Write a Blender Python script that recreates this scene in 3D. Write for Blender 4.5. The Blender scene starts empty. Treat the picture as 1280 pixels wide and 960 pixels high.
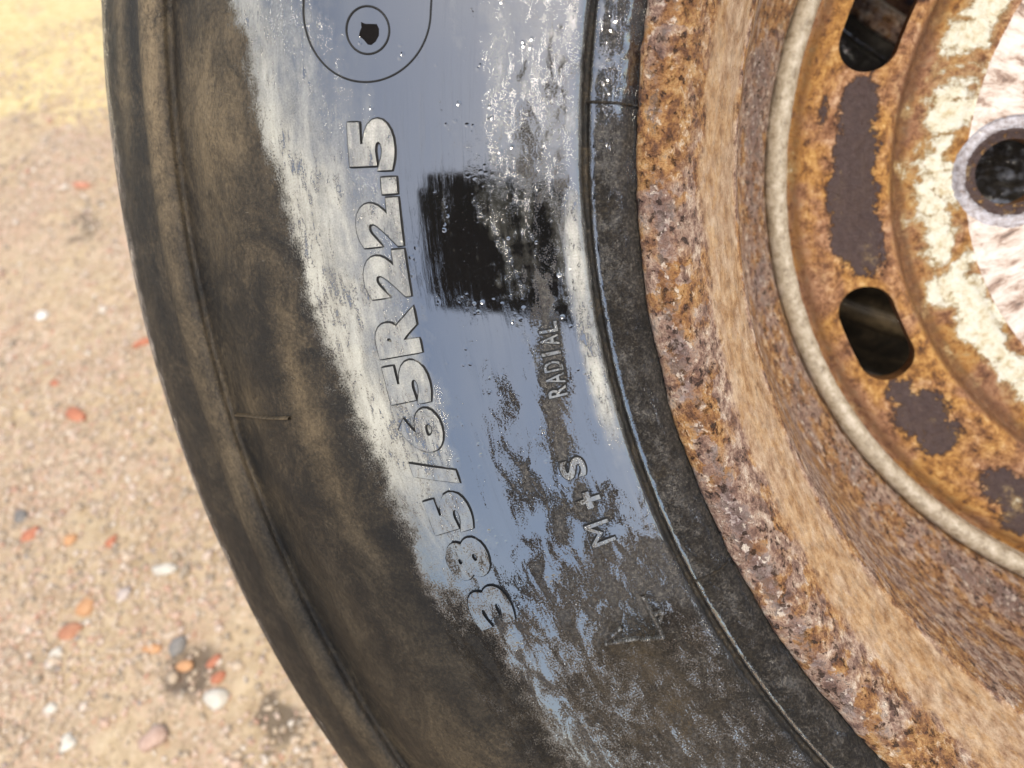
import bpy, bmesh, math, random
import numpy as np
from mathutils import Matrix, Vector

# ------------------------------------------------------------------ camera, sky, sun, exposure
SC = bpy.context.scene
COL = SC.collection
LEAN = math.radians(40)                       # the wheel leans back this far from upright
W = np.array([[1, 0, 0],
              [0, math.sin(LEAN), -math.cos(LEAN)],
              [0, math.cos(LEAN), math.sin(LEAN)]])   # columns: wheel right, wheel up, wheel normal
CENTER = np.array([0.0, 0.0, 0.6215])         # wheel centre (flange plane) above the ground
CAM_L = np.array([-278.765, -7.854, 260.779])  # camera in wheel millimetres
CAM_R = np.array([[0.9730728, 0.0, 0.230498],
                  [-0.05311754, 0.97308492, 0.22424155],
                  [-0.22429413, -0.23044684, 0.94688246]])
FPX = 981.14                                   # focal length in pixels of a 1280 wide frame

cam = bpy.data.cameras.new('camera')
cam.sensor_width = 36.0
cam.lens = 36.0 * FPX / 1280.0
cam.clip_start = 0.004
cam.clip_end = 200.0
cam.dof.use_dof = True
cam.dof.focus_distance = 0.272
cam.dof.aperture_fstop = cam.lens / 2.8        # a 2.8 mm phone aperture
camo = bpy.data.objects.new('camera', cam)
COL.objects.link(camo)
mw = Matrix([list(r) for r in (W @ CAM_R)]).to_4x4()
mw.translation = Vector(CENTER + W @ (CAM_L * 0.001))
camo.matrix_world = mw
SC.camera = camo

SUN_EL, SUN_AZ = math.radians(62), math.radians(148)   # azimuth clockwise from +Y
world = bpy.data.worlds.new('World')
SC.world = world
world.use_nodes = True
wn, wl = world.node_tree.nodes, world.node_tree.links
wn.clear()
w_out = wn.new('ShaderNodeOutputWorld')
w_bg = wn.new('ShaderNodeBackground')
w_sky = wn.new('ShaderNodeTexSky')
w_sky.sky_type = 'NISHITA'
w_sky.sun_disc = False
w_sky.sun_elevation = SUN_EL
w_sky.sun_rotation = SUN_AZ
w_sky.air_density = 1.0
w_sky.dust_density = 1.0
w_tc = wn.new('ShaderNodeTexCoord')
w_no = wn.new('ShaderNodeTexNoise')
w_no.inputs['Scale'].default_value = 2.2
w_no.inputs['Detail'].default_value = 6
w_no.inputs['Roughness'].default_value = 0.55
w_rp = wn.new('ShaderNodeValToRGB')
w_rp.color_ramp.elements[0].position = 0.38
w_rp.color_ramp.elements[0].color = (0.10, 0.10, 0.10, 1)
w_rp.color_ramp.elements[1].position = 0.66
w_rp.color_ramp.elements[1].color = (0.42, 0.42, 0.42, 1)
w_mx = wn.new('ShaderNodeMix')
w_mx.data_type = 'RGBA'
w_mx.inputs['B'].default_value = (8.6, 8.3, 7.8, 1)    # soft white cloud
wl.new(w_tc.outputs['Generated'], w_no.inputs['Vector'])
wl.new(w_no.outputs['Fac'], w_rp.inputs['Fac'])
wl.new(w_rp.outputs['Color'], w_mx.inputs['Factor'])
wl.new(w_sky.outputs['Color'], w_mx.inputs['A'])
wl.new(w_mx.outputs['Result'], w_bg.inputs['Color'])
w_bg.inputs['Strength'].default_value = 0.145
wl.new(w_bg.outputs['Background'], w_out.inputs['Surface'])

sun = bpy.data.lights.new('sun', 'SUN')
sun.energy = 2.3
sun.angle = math.radians(11)
sun.color = (1.0, 0.89, 0.72)
suno = bpy.data.objects.new('sun', sun)
COL.objects.link(suno)
sd = Vector((math.sin(SUN_AZ) * math.cos(SUN_EL), math.cos(SUN_AZ) * math.cos(SUN_EL), math.sin(SUN_EL)))
suno.rotation_euler = sd.to_track_quat('Z', 'Y').to_euler()
suno.location = sd * 5

vs = SC.view_settings
vs.view_transform = 'Standard'
vs.look = 'None'
vs.exposure = 0.62
vs.gamma = 1.0
vs.use_curve_mapping = False

random.seed(7)
RNG = np.random.default_rng(7)

# ------------------------------------------------------------------ helpers
def at(px, py, z):
    """photo measurement -> (phi degrees, radius mm) on the wheel at depth z mm"""
    d = CAM_R @ np.array([(px - 640) / FPX, -(py - 480) / FPX, -1.0])
    t = (z - CAM_L[2]) / d[2]
    q = CAM_L + d * t
    return math.degrees(math.atan2(q[1], q[0])) % 360, math.hypot(q[0], q[1])

def _hash(ix, iy, iz, seed):
    h = (ix.astype(np.int64) * 374761393 + iy.astype(np.int64) * 668265263 + iz.astype(np.int64) * 2147483647 + seed * 974711) & 0xffffffff
    h = ((h ^ (h >> 13)) * 1274126177) & 0xffffffff
    h = ((h ^ (h >> 16)) * 2246822519) & 0xffffffff
    return ((h ^ (h >> 15)) & 0xffffff) / float(0xffffff)

def vnoise(p, seed=0):
    i = np.floor(p).astype(np.int64)
    f = p - i
    f = f * f * f * (f * (f * 6 - 15) + 10)
    r = 0
    for dx in (0, 1):
        wx = f[:, 0] if dx else 1 - f[:, 0]
        for dy in (0, 1):
            wy = f[:, 1] if dy else 1 - f[:, 1]
            for dz in (0, 1):
                wz = f[:, 2] if dz else 1 - f[:, 2]
                r = r + wx * wy * wz * _hash(i[:, 0] + dx, i[:, 1] + dy, i[:, 2] + dz, seed)
    return r * 2 - 1

def fbm(p, octaves=4, seed=0, gain=0.5):
    a, s, t = 1.0, 0, 0
    for o in range(octaves):
        s = s + a * vnoise(p * (2 ** o) + 17.3 * o, seed + o)
        t += a
        a *= gain
    return s / t

def mesh_np(name, verts, quads, smooth=True):
    me = bpy.data.meshes.new(name)
    nv, nf = len(verts), len(quads)
    me.vertices.add(nv)
    me.vertices.foreach_set('co', np.ascontiguousarray(verts, dtype=np.float32).ravel())
    k = quads.shape[1]
    me.loops.add(nf * k)
    me.loops.foreach_set('vertex_index', quads.astype(np.int32).ravel())
    me.polygons.add(nf)
    me.polygons.foreach_set('loop_start', np.arange(0, nf * k, k, dtype=np.int32))
    me.polygons.foreach_set('loop_total', np.full(nf, k, dtype=np.int32))
    me.update(calc_edges=True)
    me.polygons.foreach_set('use_smooth', np.full(nf, smooth, dtype=bool))
    me.validate()
    return me

def attr(me, name, vals):
    a = me.attributes.new(name, 'FLOAT', 'POINT')
    a.data.foreach_set('value', np.ascontiguousarray(vals, dtype=np.float32))

def link(name, me, mat, parent=None, loc=(0, 0, 0)):
    o = bpy.data.objects.new(name, me)
    COL.objects.link(o)
    if mat is not None:
        for m in (mat if isinstance(mat, (list, tuple)) else [mat]):
            me.materials.append(m)
    if parent is not None:
        o.parent = parent
    o.location = loc
    return o

def tag(o, label, cat, group=None):
    o['label'] = label
    o['category'] = cat
    if group:
        o['group'] = group

def profile(pts, step_fn):
    """polyline of (R,z,smooth) -> dense Catmull-Rom samples"""
    P = np.array(pts, float)
    out = [P[0]]
    for i in range(len(P) - 1):
        p0 = P[max(i - 1, 0)]; p1 = P[i]; p2 = P[i + 1]; p3 = P[min(i + 2, len(P) - 1)]
        L = np.linalg.norm(p2 - p1)
        n = max(1, int(round(L / step_fn(0.5 * (p1 + p2)))))
        # centripetal tangents limited by the segment length
        m1 = (p2 - p0) / max(np.linalg.norm(p2 - p0), 1e-6) * L
        m2 = (p3 - p1) / max(np.linalg.norm(p3 - p1), 1e-6) * L
        for k in range(1, n + 1):
            t = k / n
            out.append((2*t**3-3*t*t+1)*p1 + (t**3-2*t*t+t)*m1 + (-2*t**3+3*t*t)*p2 + (t**3-t*t)*m2)
    return np.array(out)

def angles(a0, a1, fine, coarse):
    fa = np.arange(a0, a1, fine)
    n = int(math.ceil((360 - (a1 - a0)) / coarse))
    ca = a1 + (360 - (a1 - a0)) * np.arange(n) / n
    return np.concatenate([fa, ca]) % 360

def lathe(prof, ang):
    """returns verts (mm), R0, phi, z0, normals, quads; index = row*len(ang)+col; closed in angle"""
    n, m = len(prof), len(ang)
    t = np.gradient(prof, axis=0)
    t /= np.maximum(np.linalg.norm(t, axis=1, keepdims=True), 1e-9)
    nr, nz = -t[:, 1], t[:, 0]
    Rr = np.repeat(prof[:, 0], m); z = np.repeat(prof[:, 1], m)
    ph = np.tile(ang, n)
    a = np.radians(ph)
    c, s = np.cos(a), np.sin(a)
    V = np.stack([Rr * c, Rr * s, z], 1)
    NR = np.repeat(nr, m); NZ = np.repeat(nz, m)
    N = np.stack([NR * c, NR * s, NZ], 1)
    i = np.arange(n - 1)[:, None] * m
    j = np.arange(m)[None, :]
    j2 = (j + 1) % m
    Q = np.stack([i + j, i + j2, i + m + j2, i + m + j], -1).reshape(-1, 4)
    arc = np.concatenate([[0], np.cumsum(np.linalg.norm(np.diff(prof, axis=0), axis=1))])
    return V, Rr, ph, z, N, Q, np.repeat(arc, m)

def smooth01(x, a, b):
    t = np.clip((x - a) / (b - a), 0, 1)
    return t * t * (3 - 2 * t)

# ---- material node helper
class NT:
    def __init__(self, name):
        self.m = bpy.data.materials.new(name)
        self.m.use_nodes = True
        self.t = self.m.node_tree
        self.t.nodes.clear()
        self.out = self.t.nodes.new('ShaderNodeOutputMaterial')
    def n(self, typ, **kw):
        nd = self.t.nodes.new(typ)
        for k, v in kw.items():
            setattr(nd, k, v)
        return nd
    def l(self, a, b):
        self.t.links.new(a, b)
    def put(self, sock, v):
        if hasattr(v, 'is_output') or isinstance(v, bpy.types.NodeSocket):
            self.l(v, sock)
        elif isinstance(v, (tuple, list)) and sock.type == 'RGBA' and len(v) == 3:
            sock.default_value = (*v, 1)
        else:
            sock.default_value = v
    def attr(self, name):
        a = self.n('ShaderNodeAttribute', attribute_name=name)
        return a.outputs['Fac']
    def math(self, op, a, b=0.0, c=None, clamp=False):
        nd = self.n('ShaderNodeMath', operation=op, use_clamp=clamp)
        self.put(nd.inputs[0], a); self.put(nd.inputs[1], b)
        if c is not None:
            self.put(nd.inputs[2], c)
        return nd.outputs[0]
    def sstep(self, x, a, b):
        nd = self.n('ShaderNodeMapRange', interpolation_type='SMOOTHSTEP')
        self.put(nd.inputs['Value'], x)
        self.put(nd.inputs['From Min'], a); self.put(nd.inputs['From Max'], b)
        return nd.outputs['Result']
    def mix(self, f, a, b, blend='MIX'):
        nd = self.n('ShaderNodeMix', data_type='RGBA', blend_type=blend)
        self.put(nd.inputs['Factor'], f); self.put(nd.inputs['A'], a); self.put(nd.inputs['B'], b)
        return nd.outputs['Result']
    def mixf(self, f, a, b):
        nd = self.n('ShaderNodeMix', data_type='FLOAT')
        self.put(nd.inputs[0], f); self.put(nd.inputs[2], a); self.put(nd.inputs[3], b)
        return nd.outputs[0]
    def uv(self, scale=(1, 1, 1), rot=0.0, loc=(0, 0, 0)):
        u = self.n('ShaderNodeUVMap', uv_map='polar')
        mp = self.n('ShaderNodeMapping')
        self.l(u.outputs['UV'], mp.inputs['Vector'])
        mp.inputs['Rotation'].default_value = (0, 0, rot)
        mp.inputs['Location'].default_value = loc
        mp.inputs['Scale'].default_value = scale
        return mp.outputs['Vector']
    def obj(self, scale=(1, 1, 1)):
        u = self.n('ShaderNodeTexCoord')
        mp = self.n('ShaderNodeMapping')
        self.l(u.outputs['Object'], mp.inputs['Vector'])
        mp.inputs['Scale'].default_value = scale
        return mp.outputs['Vector']
    def noise(self, vec, scale, detail=4, rough=0.55, dist=0.0, col=False):
        nd = self.n('ShaderNodeTexNoise')
        self.l(vec, nd.inputs['Vector'])
        nd.inputs['Scale'].default_value = scale
        nd.inputs['Detail'].default_value = detail
        nd.inputs['Roughness'].default_value = rough
        nd.inputs['Distortion'].default_value = dist
        return nd.outputs['Color' if col else 'Fac']
    def voro(self, vec, scale, feature='F1', rnd=1.0, out='Distance'):
        nd = self.n('ShaderNodeTexVoronoi', feature=feature)
        self.l(vec, nd.inputs['Vector'])
        nd.inputs['Scale'].default_value = scale
        nd.inputs['Randomness'].default_value = rnd
        return nd.outputs[out]
    def ramp(self, fac, stops):
        nd = self.n('ShaderNodeValToRGB')
        self.put(nd.inputs['Fac'], fac)
        e = nd.color_ramp.elements
        while len(e) < len(stops):
            e.new(0.5)
        for el, (p, c) in zip(e, stops):
            el.position = p
            el.color = (*c, 1)
        return nd.outputs['Color']
    def bump(self, h, strength, dist, normal=None):
        nd = self.n('ShaderNodeBump')
        self.put(nd.inputs['Height'], h)
        self.put(nd.inputs['Strength'], strength)
        nd.inputs['Distance'].default_value = dist
        if normal is not None:
            self.l(normal, nd.inputs['Normal'])
        return nd.outputs['Normal']
    def bsdf(self, color, rough, normal=None, ior=1.45, spec=0.5, metal=0.0, coat=0.0):
        nd = self.n('ShaderNodeBsdfPrincipled')
        self.put(nd.inputs['Base Color'], color)
        self.put(nd.inputs['Roughness'], rough)
        self.put(nd.inputs['IOR'], ior)
        self.put(nd.inputs['Specular IOR Level'], spec)
        self.put(nd.inputs['Metallic'], metal)
        self.put(nd.inputs['Coat Weight'], coat)
        if normal is not None:
            self.l(normal, nd.inputs['Normal'])
        return nd.outputs['BSDF']
    def shmix(self, f, a, b):
        nd = self.n('ShaderNodeMixShader')
        self.put(nd.inputs[0], f); self.l(a, nd.inputs[1]); self.l(b, nd.inputs[2])
        return nd.outputs[0]
    def done(self, sh):
        self.l(sh, self.out.inputs['Surface'])
        return self.m

# ------------------------------------------------------------------ materials
def rubber_material(name):
    t = NT(name)
    uv = t.uv()
    uvs = t.uv(scale=(0.28, 1, 1))                       # drawn out along the rolling direction
    uvd = t.uv(scale=(0.35, 1, 1), rot=math.radians(20))
    a_mud, a_film, a_silt, a_tan = t.attr('mud'), t.attr('film'), t.attr('silt'), t.attr('tan')
    n_f = t.noise(uv, 900, 3, 0.6)
    n_m = t.noise(uv, 190, 5, 0.62)
    n_l = t.noise(uv, 38, 5, 0.6, 0.6)
    n_s = t.noise(uvs, 150, 5, 0.62, 0.3)
    n_d = t.noise(uvd, 190, 7, 0.7, 0.8)
    n_x = t.noise(uv, 1700, 5, 0.7)
    # dried cream film: thin, streaked along the tyre, worn through in specks
    f = t.math('MULTIPLY_ADD', t.math('SUBTRACT', n_m, 0.5), 0.45, a_film)
    f = t.math('MULTIPLY_ADD', t.math('SUBTRACT', n_s, 0.5), 0.5, f)
    film = t.sstep(f, 0.05, 0.95)
    worn = t.math('MULTIPLY_ADD', t.math('SUBTRACT', t.noise(uvs, 420, 6, 0.75, 0.4), 0.5), 1.3, t.math('MULTIPLY_ADD', t.math('SUBTRACT', n_l, 0.5), 0.7, n_x))
    worn = t.sstep(worn, 0.70, 0.58)
    film = t.math('MULTIPLY', film, worn)
    # grey silt left by run-off, in streaks
    s = t.math('MULTIPLY_ADD', t.math('SUBTRACT', n_d, 0.5), 1.7, a_silt)
    s = t.math('MULTIPLY_ADD', t.math('SUBTRACT', n_x, 0.5), 1.3, s)
    silt = t.sstep(s, 0.44, 0.62)
    # caked brown mud, and the dark reflection painted low on the sidewall
    m = t.math('MULTIPLY_ADD', t.math('SUBTRACT', n_l, 0.5), 0.7, a_mud)
    m = t.math('MULTIPLY_ADD', t.math('SUBTRACT', n_x, 0.5), 1.5, m)
    m = t.math('MULTIPLY_ADD', t.math('SUBTRACT', n_m, 0.5), 0.8, m)
    mud = t.sstep(m, 0.34, 0.66)
    mudn = t.math('MULTIPLY_ADD', t.noise(uv, 700, 7, 0.78, 0.6), 0.52, t.math('MULTIPLY', t.noise(uv, 46, 10, 0.74, 1.2), 0.56))
    mudc = t.ramp(mudn, [(0.42, (0.0025, 0.0022, 0.002)), (0.51, (0.008, 0.0065, 0.0048)), (0.58, (0.026, 0.0195, 0.012)), (0.68, (0.085, 0.063, 0.037))])
    tan = t.math('MULTIPLY', a_tan, t.math('MULTIPLY_ADD', t.sstep(mudn, 0.36, 0.62), 0.7, 0.3), clamp=True)
    mudc = t.mix(tan, mudc, t.ramp(mudn, [(0.4, (0.10, 0.070, 0.036)), (0.7, (0.27, 0.20, 0.115))]))
    filmc = t.ramp(t.math('MULTIPLY_ADD', n_x, 0.5, t.math('MULTIPLY', n_s, 0.5)), [(0.36, (0.20, 0.19, 0.155)), (0.5, (0.40, 0.385, 0.33)), (0.64, (0.56, 0.55, 0.48))])
    siltc = t.ramp(t.noise(uv, 700, 6, 0.7), [(0.34, (0.010, 0.009, 0.008)), (0.5, (0.040, 0.034, 0.028)), (0.68, (0.13, 0.112, 0.09))])
    dry = t.mix(silt, t.mix(t.math('GREATER_THAN', film, 0.02), (0.02, 0.02, 0.02), filmc), siltc)
    dry = t.mix(mud, dry, mudc)
    uvh = t.uv(scale=(0.06, 1, 1))
    haze = t.math('MULTIPLY', t.sstep(t.noise(uvh, 420, 6, 0.7, 0.2), 0.46, 0.72), t.sstep(t.noise(uv, 30, 4, 0.6), 0.34, 0.66))
    dust = t.math('MULTIPLY', t.sstep(n_x, 0.66, 0.74), 0.30)
    haze = t.math('MAXIMUM', t.math('MULTIPLY', haze, 0.13), dust)
    dry = t.mix(t.math('MULTIPLY', haze, t.math('SUBTRACT', 1.0, t.math('MAXIMUM', t.math('MAXIMUM', film, silt), mud), clamp=True)), dry, (0.30, 0.29, 0.26))
    cover = t.math('MAXIMUM', haze, t.math('MAXIMUM', t.math('MAXIMUM', t.math('MULTIPLY', film, 0.92), t.math('MULTIPLY', silt, 0.88)), t.math('MULTIPLY', mud, 0.94)))
    # relief: coat edges, droplets, grit
    drops = t.sstep(t.voro(uv, 320), 0.30, 0.10)
    drops = t.math('MULTIPLY', drops, t.sstep(t.noise(uv, 60, 3), 0.52, 0.66))
    h = t.math('MULTIPLY_ADD', silt, 0.6, t.math('MULTIPLY', n_x, t.math('MULTIPLY_ADD', cover, 0.7, 0.003)))
    h = t.math('MULTIPLY_ADD', t.math('MULTIPLY', n_d, silt), 1.6, h)
    h = t.math('MULTIPLY_ADD', film, 0.22, h)
    h = t.math('MULTIPLY_ADD', drops, 0.40, h)
    h = t.math('MULTIPLY_ADD', t.math('MULTIPLY', mudn, mud), 2.2, h)
    nrm = t.bump(h, 0.85, 0.00042)
    wet = t.bsdf((0.006, 0.006, 0.0065), t.math('MULTIPLY_ADD', n_s, 0.07, 0.0), nrm, ior=3.1)
    dryb = t.bsdf(dry, t.math('MULTIPLY_ADD', n_m, 0.4, 0.36), nrm, ior=1.5, spec=0.22)
    return t.done(t.shmix(cover, wet, dryb))

def black_rubber(name, col=(0.008, 0.008, 0.008), rough=0.45):
    t = NT(name)
    c = t.obj()
    nz = t.noise(c, 500, 4)
    return t.done(t.bsdf(t.mix(nz, col, tuple(min(1, x * 4) for x in col)), rough, t.bump(nz, 0.3, 0.0003), ior=1.5, spec=0.2))

def rust_cells(t, uv):
    """shared flaky-rust layers: broad tint, flakes, flecks and pits"""
    big = t.noise(uv, 26, 5, 0.6, 0.6)
    mid = t.noise(uv, 165, 10, 0.76, 0.12)
    cells = t.n('ShaderNodeSeparateColor')
    warp = t.n('ShaderNodeMix', data_type='VECTOR')
    warp.inputs[0].default_value = 0.006
    t.l(uv, warp.inputs[4]); t.l(t.noise(uv, 300, 3, 0.6, 0, True), warp.inputs[5])
    wv = warp.outputs[1]
    t.l(t.voro(wv, 640, out='Color'), cells.inputs[0])
    edge = t.voro(wv, 640, 'DISTANCE_TO_EDGE')
    cells2 = t.n('ShaderNodeSeparateColor')
    t.l(t.voro(wv, 150, out='Color'), cells2.inputs[0])
    return big, mid, cells.outputs[0], edge, cells2.outputs[0]

def rust_material(name):
    t = NT(name)
    uv = t.uv(); uvs = t.uv(scale=(0.75, 0.7, 1))
    a_lip, a_tan, a_pur, a_grey = t.attr('lip'), t.attr('tan'), t.attr('purple'), t.attr('grey')
    big, mid, cell, edge, cell2 = rust_cells(t, uv)
    n3 = t.noise(uvs, 170, 10, 0.76, 0.2)
    orange = t.ramp(mid, [(0.34, (0.045, 0.018, 0.010)), (0.43, (0.17, 0.068, 0.024)), (0.50, (0.36, 0.17, 0.055)), (0.57, (0.52, 0.29, 0.11)), (0.66, (0.72, 0.53, 0.32))])
    pink = t.ramp(mid, [(0.34, (0.06, 0.032, 0.026)), (0.44, (0.20, 0.11, 0.08)), (0.51, (0.40, 0.26, 0.19)), (0.58, (0.60, 0.45, 0.34)), (0.66, (0.82, 0.72, 0.60))])
    pal = t.math('MULTIPLY_ADD', t.math('SUBTRACT', big, 0.5), 2.2, t.math('MULTIPLY_ADD', t.math('SUBTRACT', cell2, 0.5), 0.5, 0.5))
    base = t.mix(t.sstep(pal, 0.36, 0.64), orange, pink)
    streak = t.ramp(n3, [(0.34, (0.16, 0.085, 0.040)), (0.43, (0.36, 0.225, 0.12)), (0.52, (0.50, 0.355, 0.215)), (0.61, (0.62, 0.48, 0.32)), (0.72, (0.76, 0.65, 0.50))])
    tanf = t.math('MULTIPLY_ADD', t.math('SUBTRACT', mid, 0.5), 2.2, a_tan)
    col = t.mix(t.math('MULTIPLY', t.sstep(tanf, 0.25, 0.95), 0.68), base, streak)
    purn = t.math('MULTIPLY_ADD', t.math('SUBTRACT', mid, 0.5), 2.4, t.math('MULTIPLY_ADD', t.math('SUBTRACT', big, 0.5), 1.4, a_pur))
    pur = t.sstep(purn, 0.42, 0.66)
    purc = t.ramp(cell, [(0.0, (0.050, 0.032, 0.032)), (0.5, (0.12, 0.078, 0.075)), (0.85, (0.24, 0.175, 0.17)), (1.0, (0.5, 0.42, 0.40))])
    col = t.mix(t.math('MULTIPLY', pur, 0.8), col, purc)
    # pale flecks and dark pits
    notan = t.math('SUBTRACT', 1.0, a_tan, clamp=True)
    fleck = t.math('MULTIPLY', t.math('MULTIPLY', t.sstep(cell, 0.86, 0.90), t.sstep(mid, 0.46, 0.58)), notan)
    col = t.mix(t.math('MULTIPLY', fleck, 0.55), col, (0.82, 0.70, 0.55))
    pit = t.math('MULTIPLY', t.math('MULTIPLY', t.sstep(cell, 0.16, 0.12), t.sstep(mid, 0.54, 0.44)), notan)
    col = t.mix(t.math('MULTIPLY', pit, 0.85), col, (0.028, 0.015, 0.011))
    gr = t.sstep(t.math('MULTIPLY_ADD', t.math('SUBTRACT', mid, 0.5), 1.0, a_grey), 0.35, 0.6)
    grc = t.ramp(mid, [(0.36, (0.20, 0.155, 0.105)), (0.5, (0.40, 0.34, 0.25)), (0.62, (0.54, 0.48, 0.39))])
    col = t.mix(gr, col, grc)
    h = t.math('MULTIPLY_ADD', mid, 2.0, t.math('MULTIPLY', t.sstep(edge, 0.0, 0.25), 0.25))
    h = t.math('MULTIPLY_ADD', pit, -0.5, h)
    h = t.math('MULTIPLY_ADD', n3, t.math('MULTIPLY', a_tan, 0.4), h)
    nrm = t.bump(h, t.math('MULTIPLY_ADD', gr, -0.6, t.math('MULTIPLY_ADD', a_tan, -0.62, 0.9)), 0.0015)
    rough = t.mixf(cell, 0.22, 0.7)
    return t.done(t.bsdf(col, rough, nrm, ior=1.6))

def disc_material(name):
    t = NT(name)
    uv = t.uv(); uvs = t.uv(scale=(0.9, 0.55, 1))
    a_dark, a_white, a_face, a_brown, a_grey = t.attr('dark'), t.attr('white'), t.attr('face'), t.attr('brown'), t.attr('grey')
    big, mid, cell, edge, cell2 = rust_cells(t, uv)
    n2 = t.noise(uv, 300, 6, 0.74)
    n3 = t.noise(uvs, 95, 10, 0.72, 0.4)
    rust = t.ramp(mid, [(0.33, (0.07, 0.028, 0.010)), (0.43, (0.22, 0.092, 0.022)), (0.51, (0.40, 0.19, 0.046)), (0.59, (0.56, 0.32, 0.10)), (0.69, (0.74, 0.54, 0.27))])
    rust2 = t.ramp(mid, [(0.33, (0.06, 0.025, 0.015)), (0.45, (0.20, 0.085, 0.04)), (0.55, (0.40, 0.21, 0.11)), (0.66, (0.66, 0.46, 0.30))])
    col = t.mix(t.sstep(big, 0.42, 0.60), rust, rust2)
    br = t.sstep(t.math('MULTIPLY_ADD', t.math('SUBTRACT', mid, 0.5), 1.6, a_brown), 0.3, 0.75)
    col = t.mix(t.math('MULTIPLY', br, 0.8), col, t.ramp(n2, [(0.3, (0.035, 0.014, 0.006)), (0.7, (0.19, 0.08, 0.025))]))
    dkn = t.math('MULTIPLY_ADD', t.math('SUBTRACT', mid, 0.5), -1.9, t.math('MULTIPLY_ADD', t.math('SUBTRACT', n2, 0.5), 0.9, a_dark))
    halo = t.sstep(dkn, 0.20, 0.46)
    col = t.mix(t.math('MULTIPLY', halo, 0.55), col, (0.13, 0.055, 0.022))
    dk = t.math('MULTIPLY', t.sstep(dkn, 0.38, 0.52), 0.92)
    col = t.mix(dk, col, t.ramp(n2, [(0.3, (0.034, 0.022, 0.023)), (0.6, (0.066, 0.046, 0.048)), (0.8, (0.13, 0.09, 0.082))]))
    whn = t.math('MULTIPLY_ADD', t.math('SUBTRACT', mid, 0.5), 0.9, t.math('MULTIPLY_ADD', t.math('SUBTRACT', t.noise(uv, 45, 5, 0.6, 0.3), 0.5), 2.2, a_white))
    stain = t.sstep(whn, 0.20, 0.62)
    col = t.mix(t.math('MULTIPLY', stain, 0.8), col, t.ramp(n2, [(0.35, (0.36, 0.21, 0.065)), (0.6, (0.62, 0.47, 0.23))]))
    wh = t.sstep(whn, 0.42, 0.60)
    col = t.mix(wh, col, t.ramp(mid, [(0.38, (0.60, 0.50, 0.30)), (0.5, (0.78, 0.75, 0.60)), (0.62, (0.84, 0.83, 0.74))]))
    facec = t.ramp(n3, [(0.34, (0.11, 0.075, 0.06)), (0.41, (0.30, 0.20, 0.15)), (0.47, (0.55, 0.45, 0.38)), (0.55, (0.68, 0.62, 0.57)), (0.7, (0.78, 0.76, 0.73))])
    fc = t.sstep(t.math('MULTIPLY_ADD', t.math('SUBTRACT', mid, 0.5), 0.9, a_face), 0.42, 0.54)
    col = t.mix(fc, col, facec)
    gy = t.sstep(t.math('MULTIPLY_ADD', t.math('SUBTRACT', mid, 0.5), 1.8, a_grey), 0.4, 0.5)
    col = t.mix(gy, col, t.ramp(n2, [(0.3, (0.17, 0.13, 0.12)), (0.45, (0.34, 0.31, 0.32)), (0.65, (0.58, 0.58, 0.64))]))
    h = t.math('MULTIPLY_ADD', mid, 1.6, t.math('MULTIPLY', t.sstep(edge, 0.0, 0.25), 0.12))
    h = t.math('MULTIPLY_ADD', n3, t.math('MULTIPLY', a_face, 0.1), h)
    h = t.math('MULTIPLY_ADD', dk, -0.5, h)
    h = t.math('MULTIPLY_ADD', wh, 0.35, h)
    nrm = t.bump(h, t.math('MULTIPLY_ADD', a_face, -0.55, 0.8), 0.0014)
    return t.done(t.bsdf(col, t.mixf(wh, t.mixf(cell, 0.35, 0.75), 0.3), nrm, ior=1.5))

def ground_material(name):
    t = NT(name)
    o = t.obj()
    n1 = t.noise(o, 5, 6, 0.6)
    n2 = t.noise(o, 60, 6, 0.7)
    n3 = t.noise(o, 350, 4, 0.7)
    v = t.voro(o, 260, out='Color')
    sep = t.n('ShaderNodeSeparateColor')
    t.l(v, sep.inputs[0])
    grit = t.ramp(sep.outputs[0], [(0.0, (0.27, 0.20, 0.14)), (0.35, (0.47, 0.36, 0.25)), (0.6, (0.58, 0.45, 0.32)), (0.8, (0.58, 0.39, 0.29)), (0.93, (0.68, 0.60, 0.50)), (1.0, (0.48, 0.22, 0.14))])
    sand = t.ramp(n2, [(0.3, (0.33, 0.24, 0.14)), (0.5, (0.52, 0.40, 0.255)), (0.72, (0.64, 0.52, 0.36))])
    col = t.mix(t.sstep(n1, 0.38, 0.6), grit, sand)
    yel = t.sstep(t.math('MULTIPLY_ADD', t.math('SUBTRACT', n1, 0.5), 0.9, t.attr('sand')), 0.35, 0.65)
    col = t.mix(yel, col, t.ramp(n2, [(0.3, (0.42, 0.30, 0.13)), (0.5, (0.66, 0.53, 0.27)), (0.75, (0.76, 0.66, 0.42))]))
    col = t.mix(t.math('MULTIPLY', t.sstep(t.noise(o, 9, 5, 0.65), 0.52, 0.68), 0.5), col, t.mix(n2, (0.30, 0.19, 0.12), (0.56, 0.38, 0.28)))
    damp = t.sstep(t.math('MULTIPLY_ADD', t.math('SUBTRACT', n2, 0.5), 0.8, t.attr('damp')), 0.3, 0.7)
    col = t.mix(t.math('MULTIPLY', damp, 0.8), col, (0.10, 0.075, 0.055))
    nrm = t.bump(t.math('MULTIPLY_ADD', n3, 0.6, n2), 0.7, 0.004)
    return t.done(t.bsdf(col, 0.85, nrm, ior=1.4))

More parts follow.
